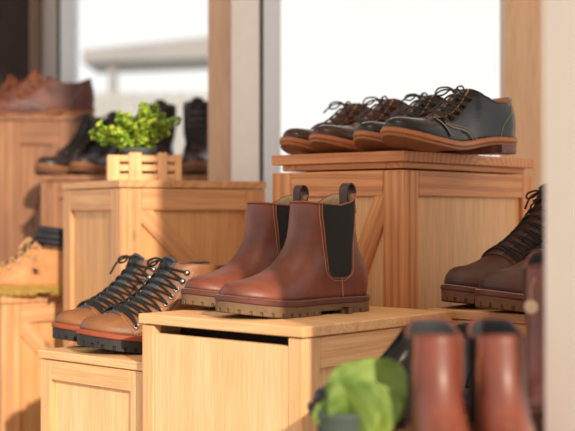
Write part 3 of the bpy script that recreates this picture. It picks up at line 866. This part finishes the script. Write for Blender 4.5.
# ------------------------------------------------------------------ supports
crate('wooden_crate', MC + Vv * .345 - U * .20, TH, .25, .34, ZM, 'shaded crate at the far right of the pale one, under the chocolate brown laced boots', frame='pine_aged', panel='pine_aged', post=.034, rail=.03)
ZB = .375
bench = empty('bench', (.165, 1.02, 0), 0, 'low dark wooden bench under the foreground boots and the broad-leaved plant', 'bench')
B = Boards()
for y0, y1, x1 in ((-.24, -.131, .042), (-.13, -.021, .042), (-.012, .09, .15), (.091, .19, .15), (.191, .30, .15)): B.add((-.135, y0, ZB - .02), (x1, y1, ZB), 0)
B.build('bench_top', 'pine_old', bench)
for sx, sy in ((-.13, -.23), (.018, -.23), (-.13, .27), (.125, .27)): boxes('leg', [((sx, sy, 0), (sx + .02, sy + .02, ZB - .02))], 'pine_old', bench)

# ------------------------------------------------------------------ foreground footwear
fg = dict(leather_m='cognac', edge='cognac', lining='lining_dark', tab=False, foot=(.031, .030, .035), sole=('welt_red', 'crepe_dark'))
chelsea('ankle_boot', Vector((X(466, .95), .95 - .08, ZB)), -PI / 2 + .05, 'blurred cognac pull-on boot in the foreground, left of two on the bench', **fg).scale = (.62, .68, .77)
chelsea('ankle_boot', Vector((X(537, .95), .95 - .08, ZB)), -PI / 2 + .05, 'blurred cognac pull-on boot in the foreground, squeezed beside the white wall', **fg).scale = (.62, .68, .77)

# ------------------------------------------------------------------ back footwear
ZLC = EYE - .172; ZD = EYE + .086; ZU = EYE + .248
lace_boot('laced_boot', Vector((X(-34, 2.53), 2.53, ZLC)), PI + .12, 'camel ankle boot with yellow sole and black padded collar on the left crate', side=-1, leather_m='camel', toe_m='camel', lining='lining_blackpad', lace='lace_tan', H=.085,
          sole=('sole_olive', 'sole_olive'), eyes=5, hooks=0, scale=.9, stitch='stitch_pale', cap=False, pad=True)
derby('laced_shoe', Vector((X(-24, 3.15), 3.19, ZU)), PI + .12, 'red-brown shoe with rust laces on the high crate, its heel toward the window', leather_m='cordovan', lace='lace_rust', lining='cordovan', sole=('cordovan', 'sole_under', 'sole_under'), bow=1.6).scale = (1, 1, 1.13)
derby('laced_shoe', Vector((X(-44, 3.28), 3.30, ZU)), PI + .12, 'red-brown shoe with rust laces, behind its mate on the high crate', leather_m='cordovan', lace='lace_rust', lining='cordovan', sole=('cordovan', 'sole_under', 'sole_under'), bow=1.6, seed=22).scale = (1, 1, 1.13)
dk = dict(leather_m='near_black', toe_m='near_black', lining='near_black', lace='lace_black', sole=('sole_under', 'crepe_dark'), hooks=0, cap=False, stitch='near_black', eyes=7, H=.155)
lace_boot('laced_boot', Vector((X(37, 2.94), 2.94, ZD)), PI + .9, 'near-black laced boot with brown sole, farther left of the pair behind the potted plant', scale=.88, **dk)
lace_boot('laced_boot', Vector((X(74.5, 2.87), 2.87, ZD)), PI + 1.1, 'near-black laced boot with brown sole, partly hidden by the potted plant', scale=.88, seed=6, **dk)
db = dict(leather_m='dark_brown', toe_m='dark_brown', lace='lace_black', sole=('sole_under', 'crepe_dark'), hooks=0, cap=False, stitch='dark_brown', eyes=8, H=.17, hwk=1.22)
lace_boot('laced_boot', Vector((-.3235, 2.90, ZD)), PI + 1.57, 'tall dark brown boot directly behind the potted plant', lining='dark_brown', **db).scale = (.75, .86, 1.0)
lace_boot('laced_boot', Vector((-.228, 2.89, ZD)), PI + 1.57, 'tall dark brown boot beside the tan wall board, shiny at the toe', seed=8, lining='dark_brown', **db).scale = (.75, .86, 1.03)

# ------------------------------------------------------------------ potted plant in its little slatted crate
YP = 2.33; zp = EYE + .0585
pc = Vector((X(143.5, YP), YP, zp)); SW = math.radians(10)
wd, dp, hp = .138, .085, .053
sc = empty('slatted_box', pc, SW, 'small slatted wooden box holding a green plant on the knotty crate', 'box')
for sy in (-1, 1):
    for k in range(3):
        y0 = sy * dp / 2; z0 = .001 + k * .0172
        Boards().add((-wd / 2, min(y0, y0 - sy * .005), z0), (wd / 2, max(y0, y0 - sy * .005), z0 + .0125), 0).build('slat', 'pine_pale', sc)
    for x0, x1, ht in ((-wd / 2, -wd / 2 + .022, .048), (-.030, -.006, .053), (.024, .042, .053), (wd / 2 - .012, wd / 2, .050)):
        y0 = sy * (dp / 2 + .0045); Boards().add((x0, min(y0, y0 - sy * .0044), 0), (x1, max(y0, y0 - sy * .0044), ht), 2).build('upright', 'pine_pale', sc)
for sx in (-1, 1):
    for k in range(3):
        x0 = sx * wd / 2; z0 = .001 + k * .0172
        Boards().add((min(x0, x0 - sx * .005), -dp / 2 + .0055, z0), (max(x0, x0 - sx * .005), dp / 2 - .0055, z0 + .0125), 1).build('slat', 'pine_pale', sc)
boxes('base', [((-wd / 2 + .006, -dp / 2 + .006, .001), (wd / 2 - .006, dp / 2 - .006, .005))], 'pine_old', sc)

pl = empty('potted_plant', pc + Vector((-.008, 0, .0055)), 0, 'bright green bushy plant growing out of the small slatted box', 'plant')
def lathe(prof, n=28):
    V = []; Fc = []
    for r, z in prof:
        for k in range(n): V.append(Vector((r * math.cos(2 * PI * k / n), r * math.sin(2 * PI * k / n), z)))
    for i in range(len(prof) - 1):
        for k in range(n): Fc.append([i * n + k, i * n + (k + 1) % n, (i + 1) * n + (k + 1) % n, (i + 1) * n + k])
    return V, Fc
V, Fc = lathe([(.0001, 0), (.024, 0), (.032, .050), (.034, .050), (.034, .058), (.031, .058), (.030, .046), (.0001, .046)])
mesh('pot', V, Fc, 'pot', pl, angle=40)
R = random.Random(4)
stems = Acc(); leaves = Acc()
def leaf_round(c, n, up, r, curl=.3):
    n = n.normalized(); a = (up - n * up.dot(n)).normalized(); b = n.cross(a); V = [c]; Fc = []; K = 8
    for k in range(K):
        th = 2 * PI * k / K; rr = r * (1 + .18 * math.cos(th)); V.append(c + a * rr * math.cos(th) + b * rr * .78 * math.sin(th) + n * curl * r * (abs(math.sin(th)) * .8 + .1))
    V.append(c - n * r * .16)
    for k in range(K):
        Fc.append([0, 1 + k, 1 + (k + 1) % K]); Fc.append([K + 1, 1 + (k + 1) % K, 1 + k])
    return V, Fc
tips = [(-.085, .050), (-.070, .068), (-.052, .060), (-.045, .085), (-.030, .072), (-.022, .095), (-.010, .082), (0, .098), (.012, .118), (.020, .105), (.030, .120), (.035, .088), (.045, .075), (.062, .078), (.074, .085), (-.06, .045), (.05, .055), (-.035, .1), (.0, .07), (.02, .075), (-.08, .036), (.02, .09), (-.015, .06), (.04, .10)]
for (tx, tz) in tips:
    ty = R.uniform(-.05, .045); p0 = Vector((tx * .22, ty * .3, .045)); p1 = Vector((tx, ty, .045 + tz * .78))
    pm = (p0 + p1) / 2 + Vector((-tx * .1, 0, .012)); c = [Vector(v) for v in catmull([p0, pm, p1], 8)]
    stems.add(tube(c, .0011, 5))
    for i in range(3, len(c)):
        t = (c[i] - c[i - 1]).normalized()
        for k in range(4):
            a = R.uniform(0, 2 * PI); s1 = t.orthogonal().normalized(); s2 = t.cross(s1); d = s1 * math.cos(a) + s2 * math.sin(a)
            leaves.add(leaf_round(c[i] + d * R.uniform(.004, .008), (t * .8 + d * R.uniform(.3, 1.)), d, R.uniform(.0042, .0066)))
    for k in range(5):
        d = Vector((R.uniform(-1, 1), R.uniform(-1, 1), R.uniform(.2, 1))).normalized(); leaves.add(leaf_round(c[-1] + d * .005, d, d.orthogonal(), R.uniform(.004, .006)))
stems.build('stems', 'stem', pl); leaves.build('foliage', 'leaf', pl)

# ------------------------------------------------------------------ broad-leaved plant and black boot between bench and pale crate
bp = empty('potted_plant', (.053, 1.12, ZB), 0, 'blurred broad green leaves low in the foreground, left of the cognac boots', 'plant')
V, Fc = lathe([(.0001, 0), (.020, 0), (.026, .038), (.028, .038), (.028, .044), (.025, .044), (.024, .036), (.0001, .036)])
mesh('pot', V, Fc, 'pot', bp, angle=40)
def broad(base, tip, up, width, bend, fold=.25):
    base, tip, up = Vector(base), Vector(tip), Vector(up); ax = tip - base; L = ax.length; t = ax.normalized(); s = t.cross(up).normalized(); n = s.cross(t)
    V = []; Fc = []; A, Bn = 16, 8
    for i in range(A + 1):
        u = i / A; c = base + ax * u + n * bend * math.sin(PI * u * .9); w = width * math.sin(PI * min(1, (.04 + .96 * u)) ** .85) ** .62
        if i == A: w = width * .12
        for j in range(Bn + 1):
            v = j / Bn * 2 - 1; V.append(c + s * w * v + n * (fold * w * v * v + .0015 * math.sin(u * 28) * abs(v)))
    for i in range(A):
        for j in range(Bn): a = i * (Bn + 1) + j; Fc.append([a, a + 1, a + Bn + 2, a + Bn + 1])
    return V, Fc
lv = [((.012, 0, .030), (-.008, -.015, .078), (0, -1, .3), .024, .010), ((.0, 0, .03), (.052, .02, .082), (0, -1, .3), .034, .008), ((0, 0, .03), (.030, -.03, .066), (0, -1, .5), .034, .010),
      ((0, 0, .03), (-.010, .01, .056), (-.2, -1, .5), .026, .01), ((0, 0, .03), (.028, .03, .082), (.1, -1, .4), .032, .01), ((0, 0, .03), (.052, -.02, .056), (.1, -1, .4), .03, .01)]
for a, b, u, w, be in lv:
    V, Fc = broad(a, b, u, w, be); o = mesh('leaf', V, Fc, 'leaf_broad', bp)
    so = o.modifiers.new('Thickness', 'SOLIDIFY'); so.thickness = .0012
    st = tube([(0, 0, .034), tuple(Vector(a)), tuple(Vector(a) * .8 + Vector(b) * .2)], .0018, 6); mesh('stem', st[0], st[1], 'stem', o)
ls = derby('low_shoe', Vector((X(306, 1.23), 1.23, ZB)), PI + .8, 'glossy black shoe peeking out behind the broad green leaves', leather_m='black_gloss', lining='lining_dark', lace='lace_black', sole=('rubber', 'rubber', 'rubber'), stitch='lace_black')
for c in [c for c in ls.children_recursive if c.name.startswith('lace')]: bpy.data.objects.remove(c)
ls.scale = (.98, .98, 1.03)
tb = chelsea('ankle_boot', Vector((.226, 1.080, ZB)), -PI / 2 - .25, 'blurred orange-brown boot with a round cream tag, tucked behind the white wall edge', leather_m='cognac', edge='cognac', lining='lining_dark', tab=False, foot=(.031, .030, .035), sole=('welt_red', 'crepe_dark'))
tb.scale = (.62, .80, 1.10)
V, Fc = lathe([(.0001, -.0015), (.0075, -.0015), (.0085, 0), (.0075, .0015), (.0001, .0015)], 20)
tg = mesh('round_tag', [Matrix.Rotation(PI / 2, 3, 'Y') @ Vector(v) for v in V], Fc, plain('cream_card', srgb(226, 200, 164), .7), tb, angle=40)
tg.location = (.172, -.022, .118); tg.scale = (1, 1, .75)
V, Fc = tube([(.160, -.018, .145), (.170, -.022, .135), (.172, -.022, .122)], .0006, 5); mesh('tag_string', V, Fc, 'lace_tan', tg.parent)

# ------------------------------------------------------------------ camera, light
cam = bpy.data.cameras.new('camera'); co = bpy.data.objects.new('camera', cam); COL.objects.link(co)
co.location = (0, 0, EYE); co.rotation_euler = (PI / 2, 0, 0)
cam.sensor_width = 36; cam.lens = 36 * F / 575; cam.shift_y = -3.5 / 575
cam.dof.use_dof = True; cam.dof.focus_distance = 1.72; cam.dof.aperture_fstop = cam.lens / 1000 / .018
cam.clip_start = .05
SC.camera = co
W = bpy.data.worlds.new('world'); SC.world = W; W.use_nodes = True
W.node_tree.nodes['Background'].inputs[0].default_value = (1, .98, .95, 1); W.node_tree.nodes['Background'].inputs[1].default_value = 1.12
SC.view_settings.view_transform = 'Standard'; SC.view_settings.look = 'None'; SC.view_settings.gamma = 1
SC.view_settings.use_curve_mapping = False; SC.view_settings.exposure = 0

def sun(vec, e, col, ang):
    l = bpy.data.lights.new('sun', 'SUN'); l.energy = e; l.color = col; l.angle = math.radians(ang)
    o = bpy.data.objects.new('sun', l); COL.objects.link(o); o.rotation_euler = Vector(vec).to_track_quat('Z', 'Y').to_euler(); return o
sun((.34, -.94, .42), 4.6, (1, .86, .68), 1.0)

pl_ = bpy.data.lights.new('ceiling_lamp_light', 'POINT'); pl_.energy = 7; pl_.color = (1, .80, .58); pl_.shadow_soft_size = .09
po = bpy.data.objects.new('ceiling_lamp_light', pl_); COL.objects.link(po); po.location = (.10, 1.35, 1.75)

GR = (('red-brown pull-on', 'pull-on boots on the pale crate'), ('tan laced', 'tan laced boots on the low crate'), ('chocolate brown laced', 'chocolate brown laced boots'), ('cognac pull-on', 'blurred boots in the foreground'),
      ('red-brown shoe', 'laced shoes on the high crate'), ('near-black laced', 'boots behind the potted plant'), ('tall dark brown boot', 'boots behind the potted plant'))
for o in SC.objects:
    if o.parent is None and o.get('label'):
        if o.name.startswith('wooden_crate'): o['group'] = 'wooden display crates'
        if o.name.startswith('derby_shoe'): o['group'] = 'dress shoes on the tall crate'
        for k, g in GR:
            if k in o['label'] and o['category'] != 'crate': o['group'] = g
